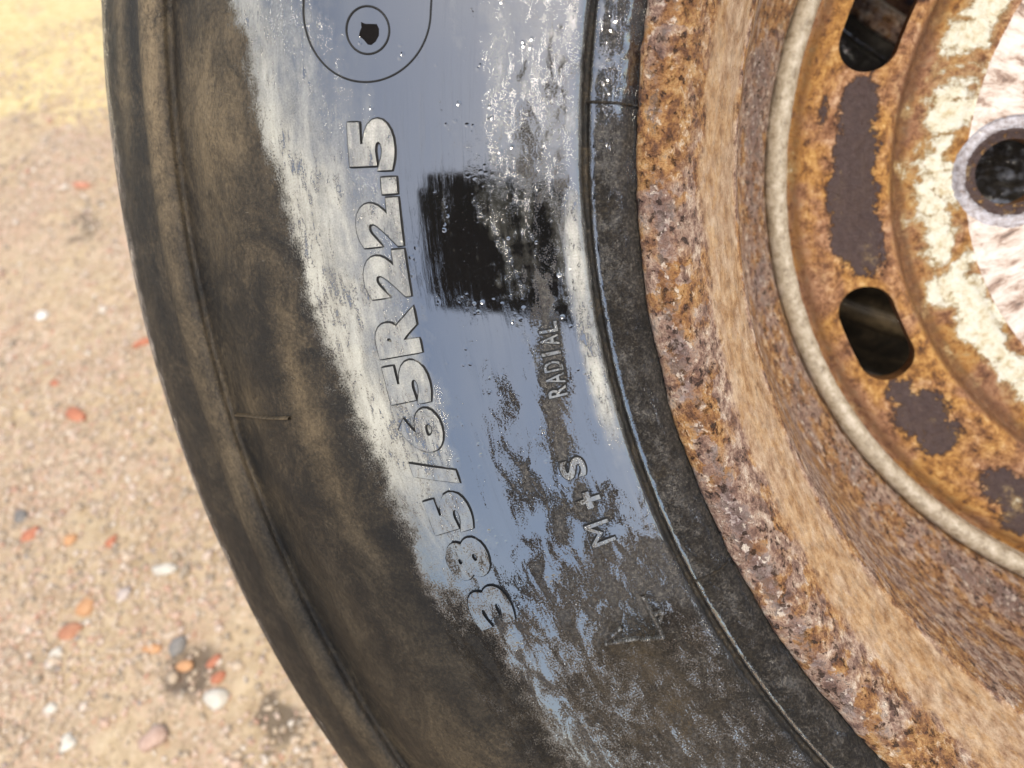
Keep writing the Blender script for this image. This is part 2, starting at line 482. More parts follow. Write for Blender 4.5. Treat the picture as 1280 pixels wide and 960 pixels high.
def gravel_material(name):
    t = NT(name)
    a = t.attr('tint')
    col = t.ramp(a, [(0.0, (0.22, 0.18, 0.14)), (0.18, (0.42, 0.31, 0.21)), (0.42, (0.56, 0.43, 0.30)), (0.6, (0.64, 0.50, 0.37)), (0.74, (0.60, 0.38, 0.28)), (0.84, (0.76, 0.69, 0.60)), (0.94, (0.52, 0.24, 0.15)), (1.0, (0.27, 0.25, 0.25))])
    n = t.noise(t.obj(), 300, 4, 0.6)
    col = t.mix(0.35, col, t.mix(n, (0.25, 0.2, 0.15), (0.6, 0.52, 0.42)))
    return t.done(t.bsdf(col, 0.75, t.bump(n, 0.4, 0.001)))

def stone_material(name, c0, c1):
    t = NT(name)
    n = t.noise(t.obj(), 120, 6, 0.65)
    return t.done(t.bsdf(t.ramp(n, [(0.3, c0), (0.7, c1)]), 0.7, t.bump(n, 0.5, 0.0015)))

def plain_material(name, col, rough, metal=0.0):
    t = NT(name)
    n = t.noise(t.obj(), 300, 3)
    return t.done(t.bsdf(t.mix(n, col, tuple(x * 1.3 for x in col)), rough, t.bump(n, 0.05, 0.0002), metal=metal))

MAT_TYRE = rubber_material('wet_dirty_rubber')
MAT_BLACK = black_rubber('clean_black_rubber')
MAT_RUST = rust_material('rusted_rim_steel')
MAT_DISC = disc_material('rusted_painted_disc')
MAT_GROUND = ground_material('sandy_gravel_ground')
MAT_GRAVEL = gravel_material('gravel_grains')

# ------------------------------------------------------------------ ground
def build_ground():
    # visible patch fine, then stretching out
    base_x, base_y = -1.0, 0.35
    def axis(c, half_fine, step):
        f = np.arange(-half_fine, half_fine + 1e-6, step)
        g = [half_fine]
        s = step
        while g[-1] < 40:
            s *= 1.35
            g.append(g[-1] + s)
        g = np.array(g[1:])
        return c + np.concatenate([-g[::-1], f, g])
    xs = axis(base_x, 1.15, 0.007)
    ys = axis(base_y, 1.35, 0.007)
    X, Y = np.meshgrid(xs, ys)
    p = np.stack([X.ravel(), Y.ravel(), np.zeros(X.size)], 1)
    hgt = 0.010 * fbm(p * 4, 3, 3) + 0.0045 * fbm(p * 22, 3, 9) + 0.0022 * fbm(p * 90, 2, 5)
    p[:, 2] = hgt
    n, m = len(ys), len(xs)
    i = np.arange(n - 1)[:, None] * m
    j = np.arange(m - 1)[None, :]
    Q = np.stack([i + j, i + j + 1, i + m + j + 1, i + m + j], -1).reshape(-1, 4)
    me = mesh_np('ground', p, Q)
    attr(me, 'sand', smooth01(p[:, 1] + 0.22 * fbm(p * 4, 4, 21), 0.95, 1.3))
    damp = np.zeros(len(p))
    for (x, y, r) in DAMP:
        damp = np.maximum(damp, np.exp(-((p[:, 0] - x) ** 2 + (p[:, 1] - y) ** 2) / (2 * r * r)))
    damp = damp * (0.75 + 0.9 * fbm(p * 45, 3, 77))
    attr(me, 'damp', np.clip(damp, 0, 1))
    o = link('ground', me, MAT_GROUND)
    o['kind'] = 'structure'

def ground_at(px, py):
    d = W @ (CAM_R @ np.array([(px - 640) / FPX, -(py - 480) / FPX, -1.0]))
    c = CENTER + W @ (CAM_L * 0.001)
    t = -c[2] / d[2]
    q = c + d * t
    return q[0], q[1]

DAMP = [(*ground_at(350, 915), 0.022), (*ground_at(238, 850), 0.03), (*ground_at(345, 900), 0.02), (*ground_at(105, 285), 0.03), (*ground_at(100, 270), 0.02)]
build_ground()

def ico(sub, seed):
    bm = bmesh.new()
    bmesh.ops.create_icosphere(bm, subdivisions=sub, radius=1)
    V = np.array([v.co[:] for v in bm.verts]); F = np.array([[v.index for v in f.verts] for f in bm.faces])
    bm.free()
    return V, F

def build_gravel():
    V0, F0 = ico(1, 0)
    variants = []
    for k in range(12):
        v = V0 * (1 + 0.45 * vnoise(V0 * 1.5 + k * 7.7, k)[:, None])
        v = v * np.array([1.0, RNG.uniform(0.65, 1.0), RNG.uniform(0.45, 0.8)])
        variants.append(v)
    pts = []
    # scattered thicker towards the view
    n = 95000
    y = -0.6 + 2.1 * RNG.random(n) ** 1.25; x = RNG.uniform(-0.45, 0.0, n) * 0 + RNG.uniform(-1.55, -0.45, n) - 0.35 * np.clip(y, 0, None)
    r = 0.0013 + 0.0034 * RNG.random(n) ** 2.2
    big = RNG.random(n) < 0.014
    r[big] = RNG.uniform(0.004, 0.009, big.sum())
    p2 = np.stack([x, y, np.zeros(n)], 1)
    keep = (fbm(p2 * 6, 3, 40) > -0.12) | (RNG.random(n) < 0.35)
    keep &= ~((y > 1.1) & (RNG.random(n) < 0.6))
    x, y, r = x[keep], y[keep], r[keep]
    n = len(x)
    q = np.stack([x, y, np.zeros(n)], 1)
    gz = 0.010 * fbm(q * 4, 3, 3) + 0.0045 * fbm(q * 22, 3, 9) + 0.0022 * fbm(q * 90, 2, 5)
    VV, FF, TT = [], [], []
    nv = len(V0)
    rot = RNG.uniform(0, 2 * math.pi, n)
    tint = RNG.random(n)
    which = RNG.integers(0, 12, n)
    for k in range(12):
        idx = np.where(which == k)[0]
        v = variants[k]
        c, s = np.cos(rot[idx])[:, None], np.sin(rot[idx])[:, None]
        X = (v[None, :, 0] * c - v[None, :, 1] * s) * r[idx][:, None] + x[idx][:, None]
        Y = (v[None, :, 0] * s + v[None, :, 1] * c) * r[idx][:, None] + y[idx][:, None]
        Z = v[None, :, 2] * r[idx][:, None] + gz[idx][:, None] + r[idx][:, None] * 0.25
        off = sum(len(a) for a in VV)
        VV.append(np.stack([X, Y, Z], -1).reshape(-1, 3))
        FF.append((F0[None] + (np.arange(len(idx)) * nv)[:, None, None] + off).reshape(-1, 3))
        TT.append(np.repeat(tint[idx], nv))
    me = mesh_np('gravel', np.concatenate(VV), np.concatenate(FF))
    attr(me, 'tint', np.concatenate(TT))
    o = link('gravel', me, MAT_GRAVEL)
    o['kind'] = 'stuff'
    o['label'] = 'fine pinkish tan gravel scattered over the sandy ground'
    o['category'] = 'gravel'
build_gravel()

# ------------------------------------------------------------------ the wheel
base_local = None
root = bpy.data.objects.new('wheel', None)
COL.objects.link(root)
tag(root, 'used truck wheel with dirty wet tyre on a rusted steel rim', 'wheel')
BASE = CENTER + W @ np.array([0, -0.532, -0.34])
BASE[2] = 0.0
rm = Matrix([list(r) for r in W]).to_4x4()
rm.translation = Vector(BASE)
root.matrix_world = rm
OFF = Vector(W.T @ (CENTER - BASE))          # wheel centre in the root's axes

TYRE_FRONT = [(292.0, -14), (296.5, -4), (299.6, 2.0), (302.0, 5.2), (305.5, 7.0), (309.0, 7.6), (311.6, 7.4), (312.7, 6.3), (313.7, 6.7), (314.6, 8.8),
              (316.0, 9.9), (320, 10.9), (330, 12.4), (345, 14.25), (360, 15.9), (372, 17.1), (382, 17.95), (394, 18.5), (406, 18.0), (414, 16.8), (422, 14.6), (434, 10.0), (446, 3.2),
              (456, -5.0), (464, -11.6), (469.5, -15.8), (473.0, -18.0), (474.6, -17.8), (475.8, -15.9), (478, -15.3), (483, -16.3), (487.5, -18.3), (489.5, -20.6),
              (492, -21.9), (497, -24.2), (505, -28.5), (514, -34.5), (521, -40), (525.2, -45), (527.6, -52), (529.5, -64), (531, -80)]
def zprof(R):
    return np.interp(R, [p[0] for p in _TP], [p[1] for p in _TP])
def sprof(R):
    return np.interp(R, _TP[:, 0], _TS)
def build_tyre():
    global _TP, _TS
    front = profile(TYRE_FRONT, lambda p: 0.55 if p[0] < 480 else 0.9)
    _TP = front[np.argsort(front[:, 0])]
    _TS = np.concatenate([[0], np.cumsum(np.linalg.norm(np.diff(front, axis=0), axis=1))])[np.argsort(front[:, 0])]
    # tread with four grooves, then the rear sidewall
    tread = []
    zc = -180.0
    zz = -92.0
    def rt(z): return 534.5 - 3.5 * ((z - zc) / 100.0) ** 2
    for g in (-112, -156, -204, -248):
        tread += [(rt(g + 6), g + 6), (rt(g + 5.5) - 1, g + 5.2), (rt(g) - 11, g + 3.6), (rt(g) - 12, g), (rt(g) - 11, g - 3.6), (rt(g - 5.5) - 1, g - 5.2), (rt(g - 6), g - 6)]
    rear = [(2 * 0 + R, -360 - z) for R, z in TYRE_FRONT[::-1]]
    tr = profile([tuple(front[-1])] + [(rt(-92), -92)] + tread + [(rt(-268), -268), rear[0]], lambda p: 4)
    rr = profile(rear, lambda p: 6)
    prof = np.concatenate([front, tr[1:], rr[1:]])
    ang = angles(167, 229, 0.085, 1.2)
    V, R, ph, z, N, Q, S = lathe(prof, ang)
    nf = len(front) * len(ang)
    a = np.radians(ph)
    P = np.stack([R * np.cos(a), R * np.sin(a), z], 1)
    # uneven rubber: soft waves, knocks on the shoulder, grit on the bead
    d = np.where((R < 425) & (z > 0), 0.05, 0.25) * fbm(P / 45, 2, 1)
    sh = smooth01(R, 488, 500) * (z > -70)
    d += sh * (1 - smooth01(R, 514, 522)) * (0.4 * fbm(P / 9, 3, 5))
    edge = smooth01(R, 518, 527) * (z > -90)
    d += edge * 0.12 * fbm(P / 25, 2, 8)
    rec = smooth01(R, 425, 445) * (1 - smooth01(R, 468, 473))
    d += rec * 1.0 * fbm(P / 22, 4, 12)
    bead = (1 - smooth01(R, 309, 312)) * (z > -5)
    d += bead * 0.35 * fbm(P / 2.5, 3, 15)
    # run-off ridges in the silt below the size marking
    V = V + N * d[:, None]
    me = mesh_np('tyre', V * 0.001, Q)
    # ---- stain masks, in wheel coordinates (phi, R)
    def bl(pts, z0=16):
        m = np.zeros(len(R))
        for (px, py, sr, stn, amp) in pts:
            f0, r0 = at(px, py, z0)
            m = np.maximum(m, amp * np.exp(-0.5 * (((R - r0) / sr) ** 2 + ((ph - f0) * math.pi / 180 * r0 / stn) ** 2)))
        return m
    # outer limit of the washed zone as a function of angle
    bp = [at(x, y, 15) for x, y in ((300, 0), (318, 60), (335, 120), (362, 210), (382, 290), (408, 380), (440, 455), (482, 550), (515, 630), (556, 705), (600, 800), (660, 900), (700, 960))]
    bphi = np.array([b[0] for b in bp]); brr = np.array([b[1] for b in bp])
    lim = np.interp(ph, bphi, brr, period=360)
    lim = lim + 5 * fbm(P / 12, 3, 30)
    d_out = R - lim                                   # mm outside the washed zone
    mud = smooth01(d_out, -6, 16) * (1 - smooth01(R, 505, 522) * 0.55)
    mud = np.where((z < -90), 0.45, mud)
    # lower part: thin mud inside the mark, also painting in a dark reflection
    low = smooth01(ph, 196, 206)
    mud = np.maximum(mud, low * smooth01(R, 372, 392) * 0.8)
    mud = np.maximum(mud, smooth01(ph, 202, 209) * 0.46 * (R < 372) * (R > 314))
    # bead strip beside the flange
    beadm = (1 - smooth01(R, 309.5, 311.5)) * (z > -30)
    film = np.zeros(len(R))
    fi = [at(x, y, 16) for x, y in ((470, 0), (500, 150), (515, 250), (530, 340), (548, 430), (575, 520), (590, 600), (620, 690), (660, 800))]
    fphi = np.array([b[0] for b in fi]); frr = np.array([b[1] for b in fi])
    inner = np.interp(ph, fphi, frr, period=360) + 3 * fbm(P / 9, 3, 33)
    film = (0.66 + 0.34 * smooth01(ph, 173, 181)) * np.clip(0.88 + d_out / 48, 0, 1) * smooth01(R, inner - 4, inner + 8) * (1 - smooth01(d_out, 2, 16)) * (0.95 - 0.6 * smooth01(ph, 192, 202))
    film = np.maximum(film, 0.66 * np.exp(-0.5 * ((R - 317.6) / 2.6) ** 2) * smooth01(ph, 179, 183) * (1 - smooth01(ph, 193, 199)))
    film = np.maximum(film, bl([(640, 60, 10, 60, 0.26), (700, 60, 8, 60, 0.30), (560, 300, 3, 20, 0.1)]))
    silt = bl([(660, 190, 7, 26, 0.42), (690, 150, 5, 30, 0.40), (705, 280, 5, 14, 0.30), (655, 290, 4, 12, 0.26), (680, 350, 6, 11, 0.38),
               (690, 440, 3.6, 22, 0.75), (690, 500, 4.5, 14, 0.72), (700, 560, 6, 12, 0.6), (612, 470, 4, 10, 0.34), (640, 520, 6, 12, 0.40), (625, 560, 5, 12, 0.40),
               (660, 610, 9, 14, 0.55), (700, 640, 7, 14, 0.62), (735, 640, 8, 16, 0.60), (680, 700, 10, 12, 0.48), (760, 700, 8, 14, 0.64), (640, 760, 10, 12, 0.40),
               (700, 780, 10, 14, 0.50), (760, 790, 10, 18, 0.68), (800, 760, 8, 16, 0.66), (820, 850, 12, 18, 0.66), (720, 880, 8, 14, 0.46), (760, 900, 14, 16, 0.58), (900, 930, 12, 18, 0.62), (840, 930, 14, 16, 0.62)], 13)
    silt = np.maximum(silt, smooth01(ph, 196, 204) * 0.60 * (R < 345) * (R > 314))
    silt = np.maximum(silt, smooth01(ph, 197, 203) * 0.47 * (R > 314) * (R < 400))
    silt = np.maximum(silt, smooth01(ph, 206, 213) * 0.56 * (R > 314) * (R < 400))  # silt spread low down, also dulls the sky reflection there
    silt = np.maximum(silt, beadm * (0.40 + 0.34 * smooth01(ph, 173, 183)))
    mud = np.maximum(mud, 0.42 * beadm * smooth01(ph, 172, 184))
    mud = np.maximum(mud, 1.0 * np.exp(-0.5 * ((R - 313.0) / 1.1) ** 2) * (z > -30))
    tan = bl([(250, 150, 14, 26, 0.85), (300, 110, 14, 30, 0.5), (260, 90, 12, 20, 0.55), (275, 215, 10, 18, 0.5), (300, 510, 8, 8, 0.45), (395, 500, 4, 34, 0.55), (430, 585, 4, 30, 0.5), (480, 680, 4, 24, 0.35), (770, 730, 5, 12, 0.4), (800, 800, 6, 14, 0.45), (760, 830, 6, 16, 0.3), (850, 880, 7, 18, 0.4), (700, 860, 5, 14, 0.25), (600, 830, 8, 18, 0.2), (520, 760, 8, 18, 0.25), (450, 800, 10, 20, 0.25), (560, 900, 12, 22, 0.3)], 5)
    rib = np.exp(-0.5 * ((R - 482) / 4.5) ** 2) * (z > -30)
    tan = np.maximum(tan, rib * (1.0 - 0.62 * smooth01(ph, 175, 184)))
    tan = np.maximum(tan, 0.5 * np.exp(-0.5 * ((R - 503) / 3.5) ** 2) * (1 - smooth01(ph, 172, 180)) * (z > -60))
    attr(me, 'mud', np.clip(mud, 0, 1)); attr(me, 'film', np.clip(film, 0, 1))
    attr(me, 'silt', np.clip(silt, 0, 1)); attr(me, 'tan', np.clip(tan, 0, 1))
    put_uv(me, ph, S)
    return link('tyre', me, MAT_TYRE, root, OFF)

def put_uv(me, ph, S, rref=0.38):
    # u along the rolling direction, v across the section, in metres
    uvl = me.uv_layers.new(name='polar')
    li = np.empty(len(me.loops), dtype=np.int32)
    me.loops.foreach_get('vertex_index', li)
    u = ph / 180 * math.pi * rref
    v = S * 0.001
    uu = u[li].copy(); vv = v[li]
    # close the seam without smearing
    ls = np.empty(len(me.polygons), dtype=np.int32)
    me.polygons.foreach_get('loop_start', ls)
    lt = np.empty(len(me.polygons), dtype=np.int32)
    me.polygons.foreach_get('loop_total', lt)
    pid = np.repeat(np.arange(len(ls)), lt)
    mx = np.maximum.reduceat(uu, ls)
    full = 2 * math.pi * rref
    wrap = uu < mx[pid] - full * 0.5
    uu[wrap] += full
    uvl.data.foreach_set('uv', np.stack([uu, vv], 1).astype(np.float32).ravel())

tyre = build_tyre()

# ---- raised writing -------------------------------------------------------
def on_tyre(Rm, phd, h):
    """point on the sidewall (wheel metres) h mm above the rubber"""
    Rm = np.asarray(Rm, float); phd = np.asarray(phd, float)
    z = zprof(Rm); sl = (zprof(Rm + 0.4) - zprof(Rm - 0.4)) / 0.8
    k = 1 / np.sqrt(1 + sl ** 2)
    Rn = Rm - sl * k * h; zn = z + k * h
    a = np.radians(phd)
    return np.stack([Rn * np.cos(a), Rn * np.sin(a), zn], -1) * 0.001

def grid_cut(bm, step):
    xs = [v.co.x for v in bm.verts]; ys = [v.co.y for v in bm.verts]
    for ax, lo, hi in ((0, min(xs), max(xs)), (1, min(ys), max(ys))):
        c = lo + step
        while c < hi:
            co = [0, 0, 0]; no = [0, 0, 0]
            co[ax] = c; no[ax] = 1
            bmesh.ops.bisect_plane(bm, geom=bm.verts[:] + bm.edges[:] + bm.faces[:], plane_co=co, plane_no=no)
            c += step

def glyph_bm(ch, wmm, hmm, bold, grow=0.0):
    cu = bpy.data.curves.new('glyph', 'FONT')
    cu.body = ch
    cu.size = 1.0
    cu.resolution_u = 5
    cu.offset = bold
    tmp = bpy.data.objects.new('glyph', cu)
    COL.objects.link(tmp)
    dg = bpy.context.evaluated_depsgraph_get()
    me = bpy.data.meshes.new_from_object(tmp.evaluated_get(dg))
    bpy.data.objects.remove(tmp)
    bpy.data.curves.remove(cu)
    bm = bmesh.new()
    bm.from_mesh(me)
    bpy.data.meshes.remove(me)
    bmesh.ops.remove_doubles(bm, verts=bm.verts, dist=1e-5)
    xs = [v.co.x for v in bm.verts]; ys = [v.co.y for v in bm.verts]
    x0, x1, y0, y1 = min(xs), max(xs), min(ys), max(ys)
    for v in bm.verts:
        v.co.x = ((v.co.x - x0) / (x1 - x0) - 0.5) * (wmm + 2 * grow)
        v.co.y = ((v.co.y - y0) / (y1 - y0) - 0.5) * (hmm + 2 * grow)
        v.co.z = 0
    return bm

BOLD = {'3': 0.065, '8': 0.065, '5': 0.065, '6': 0.045, 'R': 0.065, '2': 0.07}
def raise_letter(name, ch, phc, Rc, wmm, hmm, height, bold=0.02, outline=0.55, slant=0.0):
    """a raised glyph: sloping dark foot, lighter dirty face"""
    bm = glyph_bm(ch, wmm, hmm, bold)
    bmesh.ops.triangulate(bm, faces=bm.faces)
    for f in bm.faces:
        if f.normal.z < 0:
            f.normal_flip()
    grid_cut(bm, 2.0 if hmm > 10 else 1.5)
    bmesh.ops.triangulate(bm, faces=bm.faces)
    # walls: boundary edges go down and slightly outwards
    be = [e for e in bm.edges if e.is_boundary]
    nrm = {}
    for e in be:
        f = e.link_faces[0]
        mid = (e.verts[0].co + e.verts[1].co) / 2
        dirv = (e.verts[1].co - e.verts[0].co)
        nn = Vector((dirv.y, -dirv.x, 0))
        if nn.length < 1e-9:
            continue
        nn.normalize()
        if nn.dot(mid - f.calc_center_median()) < 0:
            nn = -nn
        for v in e.verts:
            nrm[v] = nrm.get(v, Vector()) + nn
    for f in bm.faces:
        f.material_index = 0
    rings = []
    for hh, off in ((0.0, 0.0), (0.55, 0.10), (0.90, 0.18), (0.92, outline + 0.15), (1.35, outline + 0.3)):
        rings.append((hh, off))
    prev = {v: v for v in nrm}
    co0 = {v: v.co.copy() for v in nrm}
    for hh, off in rings[1:]:
        cur = {}
        for v, nv in nrm.items():
            d = nv.normalized() * off if nv.length > 1e-6 else Vector()
            w = bm.verts.new((co0[v].x + d.x, co0[v].y + d.y, -hh * height))
            cur[v] = w
        for e in be:
            a, b = e.verts
            if a in cur and b in cur:
                f = bm.faces.new((prev[a], prev[b], cur[b], cur[a]))
                f.material_index = 1
        prev = cur
    bmesh.ops.recalc_face_normals(bm, faces=bm.faces)
    bm.verts.ensure_lookup_table()
    X = np.array([v.co[:] for v in bm.verts])
    Rv = Rc + X[:, 1]
    phv = phc - np.degrees((X[:, 0] + slant * X[:, 1]) / Rc)
    P = np.stack([X[:, 0] / 5, X[:, 1] / 5, np.full(len(X), phc)], 1)
    hgt = height + X[:, 2] + 0.12 * vnoise(P, 3)
    pts = on_tyre(Rv, phv, hgt)
    for v, q in zip(bm.verts, pts):
        v.co = q
    me = bpy.data.meshes.new(name)
    bm.to_mesh(me)
    bm.free()
    for pl in me.polygons:
        pl.use_smooth = False
    n = len(me.vertices)
    lowf = float(np.clip((phc - 193) / 9, 0, 1))
    if hmm < 10 and Rc < 350:
        lowf = 0.7                       # the small lettering sits in the brown silt
    attr(me, 'mud', np.full(n, 0.05 + 0.25 * lowf)); attr(me, 'film', np.full(n, 0.52 - 0.22 * lowf))
    attr(me, 'silt', np.full(n, 0.12 + 0.28 * lowf)); attr(me, 'tan', np.full(n, 0.0))
    put_uv(me, phv, sprof(Rv))
    return link(name, me, [MAT_TYRE, MAT_BLACK], tyre)

for ch, ph0, w_ in (('3', 202.65, 15), ('8', 199.75, 15), ('5', 197.08, 15), ('6', 192.46, 15.5), ('5', 189.86, 15.3), ('R', 187.22, 15.8),
                    ('2', 184.32, 15.5), ('2', 181.80, 15.5), ('5', 178.13, 15.8)):
    raise_letter('raised_character', ch, ph0, 379.5, w_, 15.0, 1.0, BOLD[ch], 0.40)
raise_letter('raised_character', '|', 194.79, 379.5, 4.8, 15.0, 1.0, 0.0, 0.40, 0.42)
raise_letter('raised_character', '|', 180.05, 374.6, 5.0, 5.0, 0.9, 0.0, 0.45)
for k, ch in enumerate('RADIAL'):
    raise_letter('raised_character', ch, 192.05 - k * 0.745, 331.2 - 0.3 * k, 3.4 if ch != 'I' else 1.1, 6.2, 0.7, 0.012, 0.3)
for ch, ph0, r0, w_ in (('M', 200.85, 333, 8.2), ('+', 198.73, 332.5, 6.0), ('S', 196.63, 333.6, 7.0)):
    raise_letter('raised_character', ch, ph0, r0, w_, 8.4, 0.9, 0.0 if ch == 'M' else 0.03, 0.35)

def ridge(name, path, width, height, mat=MAT_BLACK, closed=False, parent=None, masks=(0.1, 0.0, 0.3, 0.0)):
    """raised moulding line following (phi, R) points on the sidewall"""
    pts = np.array(path, float)
    a = np.radians(pts[:, 0])
    xy = np.stack([pts[:, 1] * np.cos(a), pts[:, 1] * np.sin(a)], 1)
    if closed:
        tn = np.roll(xy, -1, 0) - np.roll(xy, 1, 0)
    else:
        tn = np.gradient(xy, axis=0)
    tn /= np.linalg.norm(tn, axis=1, keepdims=True)
    nn = np.stack([-tn[:, 1], tn[:, 0]], 1)
    sec = [(-1.0, -0.3), (-0.6, 0.7), (-0.2, 1.0), (0.2, 1.0), (0.6, 0.7), (1.0, -0.3)]
    rows = []
    Rs, Ps = [], []
    for s, h in sec:
        q = xy + nn * (s * width / 2)
        Rr = np.hypot(q[:, 0], q[:, 1]); ph = np.degrees(np.arctan2(q[:, 1], q[:, 0])) % 360
        rows.append(on_tyre(Rr, ph, np.full(len(Rr), h * height)))
        Rs.append(Rr); Ps.append(ph)
    n = len(pts)
    V = np.concatenate(rows)
    Q = []
    for k in range(len(sec) - 1):
        for i in range(n if closed else n - 1):
            j = (i + 1) % n
            Q.append((k * n + i, k * n + j, (k + 1) * n + j, (k + 1) * n + i))
    me = mesh_np(name, V, np.array(Q))
    for nm, v in zip(('mud', 'film', 'silt', 'tan'), masks):
        attr(me, nm, np.full(len(V), v))
    Rs = np.concatenate(Rs); Ps = np.concatenate(Ps)
    put_uv(me, Ps, sprof(Rs))
    return link(name, me, mat, tyre)

def densify(pts, step=0.8):
    out = []
    for (p0, r0), (p1, r1) in zip(pts[:-1], pts[1:]):
        L = math.hypot(r1 - r0, math.radians(p1 - p0) * r0)
        n = max(2, int(L / step))
        for k in range(n):
            out.append((p0 + (p1 - p0) * k / n, r0 + (r1 - r0) * k / n))
    out.append(pts[-1])
    return out

# oval badge with its round spot, at the top of the picture
BR, BP = 381.0, 169.6                          # badge middle
hw, hl = 20.3, 44.0                            # half width (radial), half length
ov = []
for k in range(160):
    a = 2 * math.pi * k / 160
    # stadium outline
    x = hw * math.cos(a); y = hw * math.sin(a) + (hl - hw) * (1 if math.sin(a) >= 0 else -1)
    ov.append((x, y))
ov2 = []
for (x0, y0), (x1, y1) in zip(ov, ov[1:] + ov[:1]):
    L = math.hypot(x1 - x0, y1 - y0)
    n = max(1, int(L / 1.0))
    for k in range(n):
        ov2.append((x0 + (x1 - x0) * k / n, y0 + (y1 - y0) * k / n))
b_end = at(460, 103, 17)[0]
BP = b_end - math.degrees(hl / BR)
ridge('oval_badge_outline', [(BP + math.degrees(y / BR), BR + x) for x, y in ov2], 0.75, 0.55, MAT_BLACK, True)
sp, sr = at(460, 38, 17.6)
ridge('round_spot_outline', [(sp + math.degrees(6.8 * math.sin(2 * math.pi * k / 70) / sr), sr + 6.8 * math.cos(2 * math.pi * k / 70)) for k in range(70)], 0.8, 0.6, MAT_BLACK, True)
# raised black lump inside the spot, painting in the shade of a chipped hole
def pit(name, ph0, r0, outline, depth):
    n = len(outline)
    rows = []
    for s, h in ((1.0, -0.1), (0.9, 0.30), (0.5, 0.22), (0.2, 0.2)):
        rows.append(on_tyre([r0 + y * s for x, y in outline], [ph0 + math.degrees(-x * s / r0) for x, y in outline], np.full(n, h)))
    V = np.concatenate(rows + [on_tyre([r0], [ph0], np.array([0.2]))])
    Q = []
    for k in range(3):
        for i in range(n):
            Q.append((k * n + i, k * n + (i + 1) % n, (k + 1) * n + (i + 1) % n, (k + 1) * n + i))
    for i in range(n):
        Q.append((3 * n + i, 3 * n + (i + 1) % n, 4 * n, 4 * n))
    me = bpy.data.meshes.new(name)
    me.from_pydata(V.tolist(), [], [tuple(dict.fromkeys(q)) for q in Q])
    return link(name, me, MAT_HOLE_SHADE, tyre)
MAT_HOLE_SHADE = black_rubber('hole_shade_black', (0.0025, 0.002, 0.002), 1.0)
pit('chip_hole_shade', sp + 0.15, sr - 0.3, [(3.0, -2.6), (2.9, 1.2), (3.4, 2.6), (1.8, 2.4), (0.6, 2.9), (-0.8, 3.2), (-1.6, 1.8), (-3.2, 0.2), (-3.3, -1.0), (-2.2, -2.4), (-0.4, -3.4), (1.6, -3.4)], 1)
# worn raised mark below the season marking
for seg in (((757, 800), (800, 795)), ((800, 797), (829, 796)), ((803, 744), (816, 770), (829, 797)), ((762, 793), (778, 781)), ((818, 768), (828, 765), (824, 778))):
    ridge('worn_raised_stroke', densify([at(x, y, 12.5) for x, y in seg], 0.6), 1.9, 1.5, MAT_TYRE, masks=(0.3, 0.3, 0.5, 0.4))
# radial flash lines left by the mould
ridge('mould_line', densify([at(290, 522, -13), at(330, 520, 0), at(371, 518, 7)], 0.8), 1.5, 1.3, MAT_TYRE, masks=(0.9, 0, 0.2, 0.5))
ridge('mould_line', densify([at(735, 127, 8), at(802, 131, 4)], 0.6), 1.1, 1.1, MAT_TYRE, masks=(0.7, 0, 0.6, 0.15))
ridge('mould_line', densify([at(866, 728, 8), at(917, 702, 4)], 0.6), 1.0, 0.7, MAT_TYRE, masks=(0.6, 0, 0.6, 0.12))

# ---- rim -------------------------------------------------------------------
def build_rim():
    pts = [(286, -30), (292, -16), (296.6, -6), (298.0, -1.5), (297.4, 1.5), (294.5, 3.2), (290.5, 3.6), (286.0, 1.8), (281.5, -3.5), (278.2, -10), (274.5, -20),
           (271, -31), (268.2, -41), (266.6, -48), (264.9, -52), (263.6, -70), (262.4, -110), (261.2, -136), (258.6, -146), (254.6, -155), (250.2, -163), (246.8, -171), (245.2, -180), (245.0, -200),
           (246.0, -225), (251, -250), (262, -262), (272, -290), (281, -320), (286, -345), (292, -358), (298, -363), (298.5, -366), (292, -366), (283, -357), (276, -335)]
    prof = profile(pts, lambda p: 0.65 if p[1] > -180 else 4)
    ang = angles(158, 248, 0.11, 1.0)
    V, R, ph, z, N, Q, S = lathe(prof, ang)
    P = V
    lip = smooth01(R, 279, 286) * (z > -20)
    tan = smooth01(-z + 4 * fbm(P / 12, 3, 58), 4, 18) * (1 - smooth01(-z, 46, 54))
    band = smooth01(-z, 50, 60) * (z > -190)
    d = lip * (0.20 * fbm(P / 3.2, 4, 50) + 0.5 * fbm(P / 16, 2, 51))
    # flaking edge
    edge = np.exp(-0.5 * ((R - 296.8) / 2.0) ** 2) * (z > -8)
    d += edge * 0.5 * fbm(P / 4, 3, 53)
    lat = np.stack([ph * 3.14 / 180 * 280 / 9, R / 3.5, z / 3.5], 1)
    d += tan * 0.18 * fbm(lat, 3, 55)
    d += band * 0.45 * fbm(P / 9, 4, 57)
    V = V + N * d[:, None]
    me = mesh_np('rim_barrel', V * 0.001, Q[:, ::-1])
    pur = 0.30 * np.exp(-0.5 * ((R - 291 - 2 * fbm(P / 25, 2, 59)) / 2.4) ** 2) * (z > -8) + 0.28 * lip
    pur += band * (0.22 + 0.22 * np.exp(-0.5 * ((-z - 158) / 8) ** 2))
    attr(me, 'lip', lip); attr(me, 'tan', np.clip(tan * 1.1, 0, 1)); attr(me, 'purple', np.clip(pur, 0, 1)); attr(me, 'grey', np.zeros(len(R)))
    put_uv(me, ph, S, 0.27)
    return link('rim_barrel', me, MAT_RUST, root, OFF)
rim = build_rim()

